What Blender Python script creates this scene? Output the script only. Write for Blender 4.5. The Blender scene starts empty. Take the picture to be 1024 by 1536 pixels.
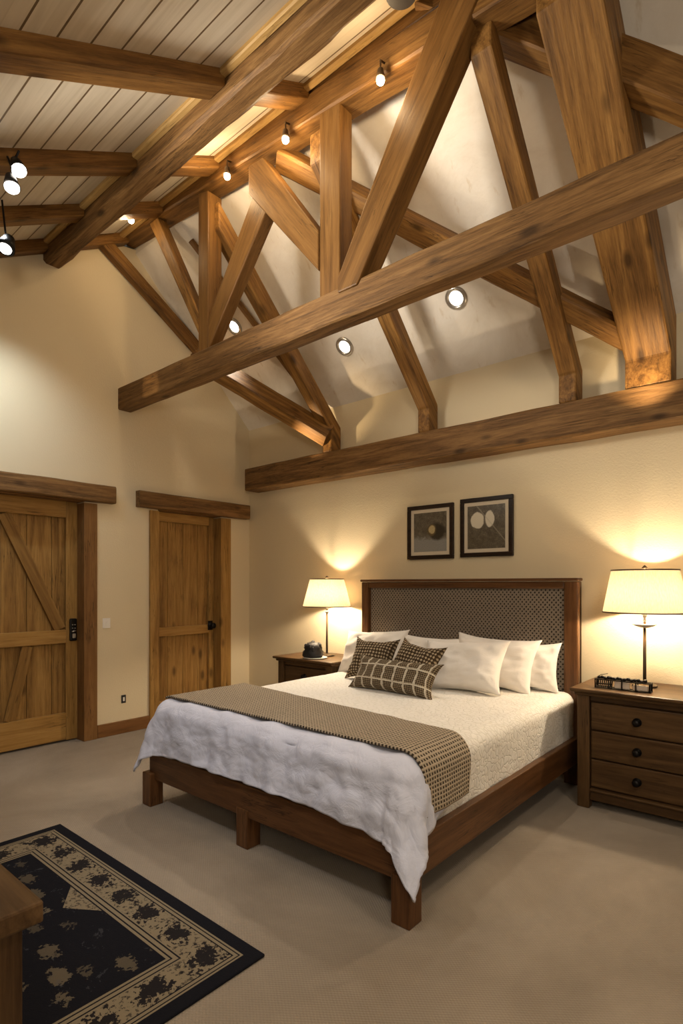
import bpy, math, random
from mathutils import Vector, Matrix, noise
random.seed(7)
S = bpy.context.scene
COL = S.collection
PI = math.pi

# ------------------------------------------------------------------ camera
cam = bpy.data.cameras.new('camera'); co = bpy.data.objects.new('camera', cam); COL.objects.link(co)
co.location = (0, 0, 1.35)
co.rotation_euler = (PI/2, 0, math.radians(40.5))
cam.sensor_fit = 'HORIZONTAL'; cam.sensor_width = 36; cam.lens = 840/1024*36
cam.shift_y = 109.5/1024; cam.clip_start = .05
S.camera = co
S.view_settings.view_transform = 'Standard'; S.view_settings.look = 'None'
S.view_settings.gamma = 1; S.view_settings.use_curve_mapping = False
S.view_settings.exposure = 0.16
W = bpy.data.worlds.new('world'); S.world = W; W.use_nodes = True
W.node_tree.nodes['Background'].inputs[0].default_value = (.9, .8, .65, 1)
W.node_tree.nodes['Background'].inputs[1].default_value = .05

# ------------------------------------------------------------------ materials
class NT:
    def __init__(s, name):
        s.m = bpy.data.materials.new(name); s.m.use_nodes = True
        s.n = s.m.node_tree.nodes; s.l = s.m.node_tree.links
        s.b = s.n['Principled BSDF']; s.out = s.n['Material Output']
    def new(s, t, **k):
        n = s.n.new(t)
        for a, b in k.items(): setattr(n, a, b)
        return n
    def put(s, sock, v):
        if hasattr(v, 'is_output') or isinstance(v, bpy.types.NodeSocket): s.l.new(v, sock)
        else: sock.default_value = v
    def coord(s, kind='Object', scale=(1, 1, 1), rot=(0, 0, 0), loc=(0, 0, 0)):
        c = s.new('ShaderNodeTexCoord'); m = s.new('ShaderNodeMapping')
        s.l.new(c.outputs[kind], m.inputs[0])
        m.inputs['Scale'].default_value = scale; m.inputs['Rotation'].default_value = rot; m.inputs['Location'].default_value = loc
        return m.outputs[0]
    def noise(s, v, scale=5, detail=4, rough=.5, dist=0):
        n = s.new('ShaderNodeTexNoise'); s.l.new(v, n.inputs['Vector'])
        n.inputs['Scale'].default_value = scale; n.inputs['Detail'].default_value = detail
        n.inputs['Roughness'].default_value = rough; n.inputs['Distortion'].default_value = dist
        return n.outputs[0]
    def math(s, op, a, b=0.0, c=0.0, clamp=False):
        n = s.new('ShaderNodeMath', operation=op); n.use_clamp = clamp
        s.put(n.inputs[0], a); s.put(n.inputs[1], b); s.put(n.inputs[2], c)
        return n.outputs[0]
    def ramp(s, f, pts):
        n = s.new('ShaderNodeValToRGB'); s.l.new(f, n.inputs[0]); e = n.color_ramp.elements
        while len(e) < len(pts): e.new(.5)
        for i, (p, c) in enumerate(pts):
            e[i].position = p; e[i].color = c if len(c) == 4 else (*c, 1)
        return n.outputs[0]
    def mix(s, f, a, b, blend='MIX'):
        n = s.new('ShaderNodeMix', data_type='RGBA', blend_type=blend)
        s.put(n.inputs[0], f)
        for i, v in ((6, a), (7, b)):
            s.put(n.inputs[i], v if not isinstance(v, tuple) or len(v) == 4 else (*v, 1))
        return n.outputs[2]
    def sep(s, v):
        n = s.new('ShaderNodeSeparateXYZ'); s.l.new(v, n.inputs[0]); return n.outputs
    def bump(s, h, strength=.3, dist=.01):
        n = s.new('ShaderNodeBump'); s.l.new(h, n.inputs['Height'])
        n.inputs['Strength'].default_value = strength; n.inputs['Distance'].default_value = dist
        s.l.new(n.outputs[0], s.b.inputs['Normal'])
    def color(s, c):
        s.put(s.b.inputs['Base Color'], c if not isinstance(c, tuple) or len(c) == 4 else (*c, 1))
    def rough(s, r): s.put(s.b.inputs['Roughness'], r)
    def step(s, v, lo, hi):     # 1 where lo<v<hi
        return s.math('MULTIPLY', s.math('GREATER_THAN', v, lo), s.math('LESS_THAN', v, hi))

def wood(name, dark, mid, light, axis=0, rough=.5, knots=True, k=1.0, bump=.35, spec=.22):
    t = NT(name)
    sc = [14*k]*3; sc[axis] = .9*k
    v = t.coord('Object', tuple(sc))
    oi = t.new('ShaderNodeObjectInfo')
    va = t.new('ShaderNodeVectorMath', operation='ADD'); t.l.new(v, va.inputs[0])
    cx = t.new('ShaderNodeCombineXYZ')
    r = t.math('MULTIPLY', oi.outputs['Random'], 37.0)
    for i in range(3): t.l.new(r, cx.inputs[i])
    t.l.new(cx.outputs[0], va.inputs[1]); v = va.outputs[0]
    g = t.noise(v, 1.0, 6, .6, 1.2)
    fine = t.noise(v, 6.0, 4, .75, .3)
    c = t.ramp(g, [(.34, dark), (.49, mid), (.66, light)])
    c = t.mix(.4, c, t.ramp(fine, [(.3, dark), (.7, light)]))
    # broad tone drift along the timber
    sc2 = [2.2]*3; sc2[axis] = .7
    big = t.noise(t.coord('Object', tuple(sc2)), 1.0, 3, .6)
    c = t.mix(t.math('MULTIPLY', big, .55), c, t.mix(1.0, c, (.62, .52, .42), 'MULTIPLY'))
    h = t.math('ADD', t.math('MULTIPLY', g, .6), t.math('MULTIPLY', fine, .4))
    if knots:
        sck = [6.0]*3; sck[axis] = 2.6
        vo = t.new('ShaderNodeTexVoronoi'); vo.inputs['Scale'].default_value = 1.0
        vm = t.new('ShaderNodeVectorMath', operation='ADD')
        t.l.new(t.coord('Object', tuple(sck)), vm.inputs[0]); t.l.new(cx.outputs[0], vm.inputs[1])
        t.l.new(vm.outputs[0], vo.inputs['Vector'])
        kd = t.math('SUBTRACT', vo.outputs['Distance'], t.math('MULTIPLY', fine, .1))
        kf = t.ramp(kd, [(.02, (1, 1, 1)), (.13, (0, 0, 0))])
        c = t.mix(t.math('MULTIPLY', kf, .75), c, tuple(x*.45 for x in dark))
    # drying checks: thin dark cracks that run with the grain
    sc3 = [20.0]*3; sc3[axis] = .8
    cr = t.noise(t.coord('Object', tuple(sc3)), 1.3, 3, .6, 1.5)
    crf = t.ramp(t.math('ABSOLUTE', t.math('SUBTRACT', cr, .5)), [(.0, (1, 1, 1)), (.02, (0, 0, 0))])
    gate = t.ramp(t.noise(t.coord('Object', (3, 3, 3)), 1.0, 2), [(.5, (0, 0, 0)), (.62, (1, 1, 1))])
    c = t.mix(t.math('MULTIPLY', t.math('MULTIPLY', crf, gate), .85), c, tuple(x*.35 for x in dark))
    t.color(c); t.rough(rough); t.b.inputs['Specular IOR Level'].default_value = spec
    t.bump(h, bump, .01)
    return t.m

def plain(name, c, rough=.5, metal=0, noise_amt=0.0, scale=30, bump=0):
    t = NT(name); t.rough(rough); t.b.inputs['Metallic'].default_value = metal
    n = t.noise(t.coord('Object', (1, 1, 1)), scale, 4)
    t.color(t.mix(t.math('MULTIPLY', n, noise_amt), c, tuple(x*.4 for x in c)))
    if bump: t.bump(n, bump, .003)
    return t.m

def emit(name, c, s):
    t = NT(name); t.color((0.8, .8, .8)); t.b.inputs['Emission Color'].default_value = (*c, 1); t.b.inputs['Emission Strength'].default_value = s
    n = t.noise(t.coord('Object', (1, 1, 1)), 20, 2)
    t.rough(t.math('ADD', .3, t.math('MULTIPLY', n, .1)))
    return t.m

M = {}
M['beam'] = wood('timber beam', (.065, .027, .007), (.185, .088, .023), (.33, .175, .052), 0, .5, k=1.3)
M['beam_grey'] = wood('weathered timber', (.055, .025, .008), (.17, .086, .027), (.34, .195, .075), 0, .6, k=1.3, bump=.6)
M['brace'] = wood('planed timber', (.09, .04, .010), (.175, .084, .022), (.25, .13, .038), 0, .45, knots=False, bump=.15)
M['rafter'] = wood('rustic rafter', (.06, .024, .006), (.225, .108, .027), (.42, .225, .065), 0, .5, bump=.5)
M['door_z'] = wood('door wood upright', (.19, .095, .024), (.36, .2, .056), (.5, .3, .095), 2, .45, bump=.15)
M['door_y'] = wood('door wood rail', (.24, .12, .03), (.4, .22, .06), (.5, .3, .095), 1, .45, bump=.15, knots=False)
M['door_plank'] = wood('door plank', (.13, .062, .015), (.32, .172, .048), (.46, .27, .083), 2, .5, bump=.2)
M['fillet'] = wood('golden fillet', (.30, .17, .05), (.46, .29, .10), (.58, .39, .16), 0, .5, knots=False, bump=.1)
M['door_x'] = wood('door brace', (.15, .072, .018), (.27, .145, .04), (.38, .22, .068), 0, .45, bump=.15, knots=False)
M['trim_z'] = wood('door trim upright', (.13, .058, .02), (.22, .11, .036), (.3, .16, .058), 2, .45, bump=.15, knots=False)
M['trim_y'] = wood('baseboard wood', (.13, .058, .02), (.2, .095, .032), (.27, .135, .05), 1, .45, bump=.15, knots=False)
M['trim_x'] = wood('baseboard wood x', (.13, .058, .02), (.2, .095, .032), (.27, .135, .05), 0, .45, bump=.15, knots=False)
fd, fm, fl = (.05, .021, .008), (.115, .05, .019), (.18, .085, .033)
M['furn_x'] = wood('walnut x', fd, fm, fl, 0, .36, knots=False, bump=.1)
M['furn_y'] = wood('walnut y', fd, fm, fl, 1, .36, knots=False, bump=.1)
M['furn_z'] = wood('walnut z', fd, fm, fl, 2, .36, knots=False, bump=.1)
sd, sm, sl = (.038, .019, .008), (.085, .046, .018), (.14, .08, .034)
M['ns_x'] = wood('nightstand oak x', sd, sm, sl, 0, .42, knots=False, bump=.12)
M['ns_z'] = wood('nightstand oak z', sd, sm, sl, 2, .42, knots=False, bump=.12)
M['black_metal'] = plain('blackened metal', (.018, .016, .015), .4, .8, .4, 60, .2)
M['bronze'] = plain('bronze metal', (.12, .085, .055), .4, .9, .3)
M['brown_metal'] = plain('dark brown enamel', (.016, .008, .006), .5, 0, .2)
M['nickel'] = plain('brushed nickel', (.5, .46, .4), .3, .9, .2)
M['white_plastic'] = plain('white plastic', (.8, .76, .7), .35, 0, .05)
M['dark_plastic'] = plain('dark plastic', (.012, .011, .012), .6, 0, .2)
M['bulb_warm'] = emit('warm bulb', (1, .8, .5), 40)
M['bulb_cool'] = emit('cool bulb', (1, .93, .82), 9)
M['bulb_lamp'] = emit('table lamp bulb', (1, .82, .58), 1250)
M['can_glow'] = emit('downlight lens', (1, .95, .88), 5)
M['finial'] = plain('ceramic', (.65, .55, .45), .3, 0, .1)

def wall_mat(name, c, amt=.06, bs=.25):
    t = NT(name)
    v = t.coord('Object')
    n = t.noise(v, 1.6, 4, .6); f = t.noise(v, 90, 4, .6)
    t.color(t.mix(t.math('MULTIPLY', n, amt*2), c, tuple(x*.75 for x in c)))
    t.rough(.75); t.bump(f, bs, .006); return t.m
M['wall'] = wall_mat('cream wall paint', (.69, .585, .395), .05, .35)
M['wall_b'] = M['wall']
M['wall_far'] = wall_mat('low bounce wall paint', (.36, .30, .22), .05, .35)  # unseen walls coloured darker than the cream ones to damp bounced light
def plaster():
    t = NT('trowelled plaster')
    v = t.coord('Object')
    n = t.noise(v, 2.2, 6, .65, .8); f = t.noise(t.coord('Object', (1, 1, 1)), 26, 5, .6, .6)
    c = t.ramp(n, [(.3, (.70, .63, .53)), (.55, (.79, .73, .64)), (.75, (.83, .78, .70))])
    sp = t.ramp(t.noise(t.coord('Object', (1, .35, .35), (.5, 0, .3)), 16, 4, .6), [(.62, (1, 1, 1)), (.72, (.88, .83, .76))])
    t.color(t.mix(1.0, c, sp, 'MULTIPLY')); t.rough(.85); t.bump(t.math('ADD', n, t.math('MULTIPLY', f, .5)), .35, .02); return t.m
M['plaster'] = plaster()
def boards():
    t = NT('whitewashed boards')
    v = t.coord('Object'); xyz = t.sep(v)
    d = t.math('DIVIDE', xyz[1], .165)
    fr = t.math('FRACT', t.math('ADD', d, 50.0)); idx = t.math('FLOOR', d)
    groove = t.math('LESS_THAN', t.math('ABSOLUTE', t.math('SUBTRACT', fr, .5)), .035)
    cb = t.new('ShaderNodeCombineXYZ'); t.l.new(t.math('MULTIPLY', xyz[0], .8), cb.inputs[0]); t.l.new(t.math('MULTIPLY', xyz[1], 14.0), cb.inputs[1]); t.l.new(t.math('MULTIPLY', idx, 3.3), cb.inputs[2])
    g = t.noise(cb.outputs[0], 1.5, 5, .6, .6)
    c = t.ramp(g, [(.3, (.57, .50, .38)), (.5, (.65, .58, .46)), (.7, (.70, .63, .51))])
    wn = t.new('ShaderNodeTexWhiteNoise', noise_dimensions='1D'); t.l.new(idx, wn.inputs['W'])
    c = t.mix(t.math('MULTIPLY', wn.outputs[0], .2), c, (.5, .42, .3))
    t.color(t.mix(groove, c, (.13, .08, .035)))
    t.rough(.55); t.bump(t.math('SUBTRACT', t.math('MULTIPLY', g, .1), groove), .5, .01); return t.m
M['boards'] = boards()
def carpet():
    t = NT('beige loop carpet')
    v = t.coord('Object')
    big = t.noise(v, 1.1, 4, .6, .6)
    c = t.ramp(big, [(.35, (.27, .218, .162)), (.65, (.37, .305, .232))])
    xyz = t.sep(v)
    a = t.math('SINE', t.math('MULTIPLY', xyz[0], 2*PI/.017)); b = t.math('SINE', t.math('MULTIPLY', xyz[1], 2*PI/.013))
    loop = t.math('ADD', t.math('MULTIPLY', t.math('MULTIPLY', a, b), .5), .5)
    f = t.noise(v, 160, 3, .7)
    h = t.math('ADD', t.math('MULTIPLY', loop, .6), t.math('MULTIPLY', f, .8))
    c = t.mix(t.math('MULTIPLY', h, .35), c, t.mix(1.0, c, (.5, .46, .42), 'MULTIPLY'))
    t.color(c); t.rough(.95); t.b.inputs['Specular IOR Level'].default_value = .1; t.bump(h, .6, .006)
    t.b.inputs['Sheen Weight'].default_value = .15
    return t.m
M['carpet'] = carpet()

def cloth(name, c, amt=.1, scale=4, bs=.35, bd=.02, fine=350):
    t = NT(name); v = t.coord('Object')
    n = t.noise(v, scale, 5, .6, 1.0); f = t.noise(v, fine, 2, .6)
    t.color(t.mix(t.math('MULTIPLY', n, amt), c, tuple(x*.8 for x in c)))
    t.rough(.85); t.b.inputs['Sheen Weight'].default_value = .1
    t.bump(t.math('ADD', n, t.math('MULTIPLY', f, .06)), bs, bd); return t.m
M['pillow'] = cloth('white cotton', (.80, .75, .69), .08, 7, .3, .02)
M['duvet'] = cloth('pale linen', (.62, .64, .76), .12, 9, .5, .02)
def coverlet():
    t = NT('quilted coverlet'); v = t.coord('Object')
    vm = t.new('ShaderNodeVectorMath', operation='ADD'); t.l.new(v, vm.inputs[0])
    nz = t.new('ShaderNodeTexNoise'); nz.inputs['Scale'].default_value = 9; t.l.new(v, nz.inputs['Vector'])
    sc = t.new('ShaderNodeVectorMath', operation='SCALE'); t.l.new(nz.outputs['Color'], sc.inputs[0]); sc.inputs['Scale'].default_value = .06
    t.l.new(sc.outputs[0], vm.inputs[1])
    vo = t.new('ShaderNodeTexVoronoi', feature='DISTANCE_TO_EDGE'); vo.inputs['Scale'].default_value = 30; t.l.new(vm.outputs[0], vo.inputs['Vector'])
    e = t.ramp(vo.outputs[0], [(.0, (0, 0, 0)), (.14, (1, 1, 1))])
    t.color(t.mix(e, (.74, .70, .62), (.82, .78, .71)))
    t.rough(.85); t.bump(e, .4, .006); return t.m
M['coverlet'] = coverlet()
def weave(name, dark, light, px, py, duty=.0, kind='check', cols=None):
    """woven pattern in UV metres"""
    t = NT(name); uv = t.coord('UV'); xyz = t.sep(uv)
    w = t.noise(uv, 60, 2, .5)
    x = t.math('ADD', xyz[0], t.math('MULTIPLY', w, px*.25)); y = t.math('ADD', xyz[1], t.math('MULTIPLY', w, py*.25))
    a = t.math('SINE', t.math('MULTIPLY', x, 2*PI/px)); b = t.math('SINE', t.math('MULTIPLY', y, 2*PI/py))
    if kind == 'waffle': h = t.math('MAXIMUM', a, b)
    elif kind == 'diamond': h = t.math('MULTIPLY', a, b)
    else: h = t.math('MULTIPLY', t.math('ADD', a, b), .5)
    f = t.ramp(t.math('ADD', t.math('MULTIPLY', h, .5), .5+duty), [(.35, (0, 0, 0)), (.6, (1, 1, 1))])
    c = t.mix(f, dark, light)
    n2 = t.noise(uv, 5, 4, .6)
    c = t.mix(t.math('MULTIPLY', n2, .3), c, t.mix(1.0, c, (.6, .55, .5), 'MULTIPLY'))
    t.color(c); t.rough(.9); t.b.inputs['Specular IOR Level'].default_value = .15; t.bump(h, .7, .004)
    return t, c, xyz
M['throw'] = weave('woven throw', (.055, .040, .026), (.44, .36, .26), .019, .019, -.04, 'waffle')[0].m
M['woven_panel'] = weave('woven headboard seagrass', (.022, .017, .013), (.225, .185, .145), .030, .034, .20, 'diamond')[0].m
M['dots'] = weave('patterned cushion', (.06, .038, .02), (.45, .36, .24), .026, .026, -.16, 'check')[0].m
def lumbar():
    t, c, xyz = weave('banded lumbar', (.055, .035, .02), (.30, .235, .15), .015, .013, -.08, 'check')
    w = t.noise(t.coord('UV'), 25, 2)
    x = t.math('ADD', xyz[0], t.math('MULTIPLY', w, .015)); y = t.math('ADD', xyz[1], t.math('MULTIPLY', w, .012))
    fx = t.math('FRACT', t.math('DIVIDE', t.math('ADD', x, 1.0), .088)); fy = t.math('FRACT', t.math('DIVIDE', t.math('ADD', y, 1.005), .105))
    ln = t.math('MAXIMUM', t.math('LESS_THAN', fx, .17), t.math('LESS_THAN', fy, .11))
    t.color(t.mix(t.math('MULTIPLY', ln, .85), c, (.62, .55, .43))); return t.m
M['lumbar'] = lumbar()

def shade_mat():
    t = NT('linen lampshade')
    d = t.new('ShaderNodeBsdfDiffuse'); tr = t.new('ShaderNodeBsdfTranslucent'); mx = t.new('ShaderNodeMixShader')
    n = t.noise(t.coord('Object', (60, 60, 8)), 3, 3, .6)
    c = t.ramp(n, [(.3, (.60, .46, .29)), (.7, (.70, .56, .38))])
    t.l.new(c, d.inputs[0]); t.l.new(c, tr.inputs[0]); mx.inputs[0].default_value = .13
    t.l.new(d.outputs[0], mx.inputs[1]); t.l.new(tr.outputs[0], mx.inputs[2]); t.l.new(mx.outputs[0], t.out.inputs[0])
    t.n.remove(t.b); return t.m
M['shade'] = shade_mat()

# ------------------------------------------------------------------ mesh helpers
def mesh(name, verts, faces, mat=None, parent=None, grain=None, origin=None, smooth=False, bevel=0, uvs=None):
    """world-space vertices; local X can be turned along a grain direction"""
    V = [Vector(v) for v in verts]
    if grain is not None:
        x = Vector(grain).normalized(); up = Vector((0, 0, 1)) if abs(x.z) < .95 else Vector((0, 1, 0))
        y = up.cross(x).normalized(); z = x.cross(y)
        R = Matrix((x, y, z)).transposed().to_4x4()
    else: R = Matrix.Identity(4)
    if origin is None:
        c = sum(V, Vector())/len(V)
        if parent is not None: c = Vector(parent.location)
    else: c = Vector(origin)
    Mw = Matrix.Translation(c) @ R; inv = Mw.inverted()
    me = bpy.data.meshes.new(name); me.from_pydata([inv @ v for v in V], [], faces); me.update()
    import bmesh
    b = bmesh.new(); b.from_mesh(me); bmesh.ops.recalc_face_normals(b, faces=b.faces); b.to_mesh(me); b.free()
    if uvs:
        ul = me.uv_layers.new(name='UVMap')
        for lp in me.loops: ul.data[lp.index].uv = uvs[lp.vertex_index]
    o = bpy.data.objects.new(name, me); COL.objects.link(o)
    if mat: me.materials.append(mat)
    if smooth:
        for p in me.polygons: p.use_smooth = True
    if parent is not None:
        pm = Matrix.Translation(parent.location) @ parent.rotation_euler.to_matrix().to_4x4()
        if parent.parent is not None: pm = Matrix.Translation(parent.parent.location) @ parent.parent.rotation_euler.to_matrix().to_4x4() @ pm
        o.parent = parent
        o.matrix_local = pm.inverted() @ Mw
    else: o.matrix_world = Mw
    if bevel:
        m = o.modifiers.new('bevel', 'BEVEL'); m.width = bevel; m.segments = 2; m.limit_method = 'ANGLE'; m.angle_limit = .6
    return o

class G:
    """gathers shapes for ONE mesh"""
    def __init__(s): s.v = []; s.f = []
    def add(s, v, f):
        k = len(s.v); s.v += [tuple(a) for a in v]; s.f += [tuple(i+k for i in q) for q in f]; return s
    def box(s, x0, x1, y0, y1, z0, z1):
        return s.add([(x0,y0,z0),(x1,y0,z0),(x1,y1,z0),(x0,y1,z0),(x0,y0,z1),(x1,y0,z1),(x1,y1,z1),(x0,y1,z1)],
                     [(0,1,2,3),(4,5,6,7),(0,1,5,4),(1,2,6,5),(2,3,7,6),(3,0,4,7)])
    def prism(s, pts, d):
        n = len(pts); d = Vector(d); p = [Vector(q) for q in pts]
        return s.add([tuple(q) for q in p]+[tuple(q+d) for q in p], [tuple(range(n)), tuple(range(2*n-1, n-1, -1))]+[(i, (i+1) % n, n+(i+1) % n, n+i) for i in range(n)])
    def lathe(s, c, prof, seg=32, axis='Z', cap=True, squash=1.0):
        v = []; n = len(prof)
        for r, z in prof:
            for k in range(seg):
                a = 2*PI*k/seg; q = (r*math.cos(a), r*squash*math.sin(a), z)
                if axis == 'X': q = (z, q[0], q[1])
                if axis == 'Y': q = (q[0], z, q[1])
                v.append((c[0]+q[0], c[1]+q[1], c[2]+q[2]))
        f = [(i*seg+k, i*seg+(k+1) % seg, (i+1)*seg+(k+1) % seg, (i+1)*seg+k) for i in range(n-1) for k in range(seg)]
        if cap: f += [tuple(range(seg)), tuple(range((n-1)*seg, n*seg))]
        return s.add(v, f)
    def tube(s, pts, r, seg=10):
        P = [Vector(p) for p in pts]; v = []
        for i, p in enumerate(P):
            d = (P[min(i+1, len(P)-1)]-P[max(i-1, 0)]).normalized()
            u = d.cross(Vector((0, 0, 1)) if abs(d.z) < .9 else Vector((1, 0, 0))).normalized(); w = d.cross(u)
            rr = r[i] if isinstance(r, (list, tuple)) else r
            for k in range(seg):
                a = 2*PI*k/seg; v.append(tuple(p+u*rr*math.cos(a)+w*rr*math.sin(a)))
        n = len(P)
        f = [(i*seg+k, i*seg+(k+1) % seg, (i+1)*seg+(k+1) % seg, (i+1)*seg+k) for i in range(n-1) for k in range(seg)]
        return s.add(v, f+[tuple(range(seg)), tuple(range((n-1)*seg, n*seg))])
    def sphere(s, c, r, sx=1, sy=1, sz=1, seg=20):
        prof = [(max(1e-4, r*math.sin(PI*i/12)), -r*math.cos(PI*i/12)) for i in range(13)]
        g = G().lathe((0, 0, 0), prof, seg)
        return s.add([(c[0]+x*sx, c[1]+y*sy, c[2]+z*sz) for x, y, z in g.v], g.f)
    def obj(s, name, mat=None, parent=None, **k): return mesh(name, s.v, s.f, mat, parent, **k)

def tag(o, label=None, cat=None, group=None, kind=None):
    if label: o['label'] = label
    if cat: o['category'] = cat
    if group: o['group'] = group
    if kind: o['kind'] = kind
    return o
def thing(name, loc, label, cat, group=None, kind=None):
    o = bpy.data.objects.new(name, None); COL.objects.link(o); o.location = loc; o.empty_display_size = .1
    return tag(o, label, cat, group, kind)
def struct(o): o['kind'] = 'structure'; return o
def copy_tree(src, name, loc, parent=None):
    c = src.copy(); COL.objects.link(c); c.parent = parent
    if parent is None: c.location = loc
    for ch in list(src.children): copy_tree(ch, ch.name, None, c)
    return c

def timber(name, p0, p1, w, h, mat, label, group, cat='beam', roll_up=(0, 0, 1), rough=.004, cham=.010, parent=None, seed=0, step=.12):
    """squared, slightly uneven beam whose centre line runs p0..p1"""
    p0 = Vector(p0); p1 = Vector(p1); x = (p1-p0); L = x.length; x.normalize()
    y = Vector(roll_up).cross(x).normalized(); z = x.cross(y)
    n = max(3, int(L/step)); v = []; c = cham
    prof = [(-w/2+c, -h/2), (w/2-c, -h/2), (w/2, -h/2+c), (w/2, h/2-c), (w/2-c, h/2), (-w/2+c, h/2), (-w/2, h/2-c), (-w/2, -h/2+c)]
    for i in range(n+1):
        q = p0+x*L*i/n
        for k, (a, b) in enumerate(prof):
            s = seed*7.1+(k//2)*3.3
            j = noise.noise(Vector((i*.31, s, 0)))*rough; j2 = noise.noise(Vector((i*.37, s+9, 3)))*rough
            jj = noise.noise(Vector((i*1.3, s+5, k)))*rough*.35
            v.append(q+y*(a+j+jj)+z*(b+j2))
    f = [(i*8+k, i*8+(k+1) % 8, (i+1)*8+(k+1) % 8, (i+1)*8+k) for i in range(n) for k in range(8)]
    f += [tuple(range(8)), tuple(range(n*8, n*8+8))]
    o = mesh(name, v, f, mat, parent, grain=x, origin=p0)
    if label: tag(o, label, cat, group)
    return o

# ------------------------------------------------------------------ setting
XB, YA = -4.84, 4.08
YF, XR = -1.7, 2.6
ZP = lambda y: 3.07+(YA-y)               # plaster slope
ZBD = lambda y: 4.505+.55*(y-2.547)       # board slope
YRdg = 2.74
struct(G().box(XB-.25, XR+.1, YF-.1, YA+.1, -.1, 0).obj('floor', M['carpet'], origin=(0, 0, 0)))
# gable wall with two door openings
D1a, D1b, D2a, D2b, DH = 1.22, 2.235, 2.95, 3.685, 2.08
def wall_poly(name, y0, y1, z0, tops):
    pts = [(XB, y0, z0), (XB, y1, z0)]+[(XB, y, z) for y, z in tops]
    return pts
g = G()
def top(y): return ZBD(y)+.06 if y < YRdg else ZP(y)+.06
def gable(y0, y1, z0):
    ys = [y1]+([YRdg+.001, YRdg] if y0 < YRdg < y1 else [])+[y0]
    g.prism([(XB, y0, z0), (XB, y1, z0)]+[(XB, y, top(y)) for y in ys], (-.2, 0, 0))
gable(YF, D1a, 0); gable(D1a, D1b, DH); gable(D1b, D2a, 0); gable(D2a, D2b, DH); gable(D2b, YA+.1, 0)
struct(g.obj('wall_left', M['wall_b'], origin=(0, 0, 0)))
struct(G().box(XB-.2, XR, YA, YA+.1, 0, 3.13).obj('wall_back', M['wall'], origin=(0, 0, 0)))
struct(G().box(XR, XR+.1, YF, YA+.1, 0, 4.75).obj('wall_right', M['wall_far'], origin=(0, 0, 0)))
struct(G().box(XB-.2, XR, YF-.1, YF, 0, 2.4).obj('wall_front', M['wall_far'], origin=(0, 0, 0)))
def slab(name, y0, z0, y1, z1, t, mat):
    d = Vector((0, y1-y0, z1-z0)).normalized(); g = G()
    g.prism([(XB-.2, y0, z0), (XB-.2, y1, z1), (XB-.2, y1, z1+t), (XB-.2, y0, z0+t)], (XR-XB+.3, 0, 0))
    o = mesh(name, g.v, g.f, mat, grain=(1, 0, 0), origin=(0, 0, 0))
    return o
# board slope: local Y must run up the slope
def sloped(name, y0, z0, y1, z1, t, mat):
    L = math.hypot(y1-y0, z1-z0); a = math.atan2(z1-z0, y1-y0)
    o = G().box(XB-.2, XR+.1, 0, L, 0, t).obj(name, mat, origin=(0, 0, 0))
    o.location = (0, y0, z0); o.rotation_euler = (a, 0, 0); return struct(o)
sloped('ceiling', YF-.1, ZBD(YF-.1), YRdg+.05, ZBD(YRdg+.05), .06, M['boards'])
o = slab('ceiling', YRdg-.02, ZP(YRdg-.02), YA+.05, ZP(YA+.05), .06, M['plaster']); struct(o)
struct(G().box(XB-.2, XR+.1, YRdg+.0, YRdg+.05, ZP(YRdg)-.0, ZBD(YRdg)+.05).obj('trim_1', M['boards'], origin=(0, 0, 0)))
# baseboards
struct(G().box(XB, XB+.02, D1b+.115, D2a-.095, 0, .115).obj('baseboard_left', M['trim_y'], origin=(0, 0, 0), bevel=.004))
struct(G().box(XB, XB+.02, D2b+.13, YA, 0, .115).obj('baseboard_left', M['trim_y'], origin=(0, 0, 0), bevel=.004))
struct(G().box(XB+.02, XR, YA-.02, YA, 0, .115).obj('baseboard_back', M['trim_x'], origin=(0, 0, 0), bevel=.004))

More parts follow.
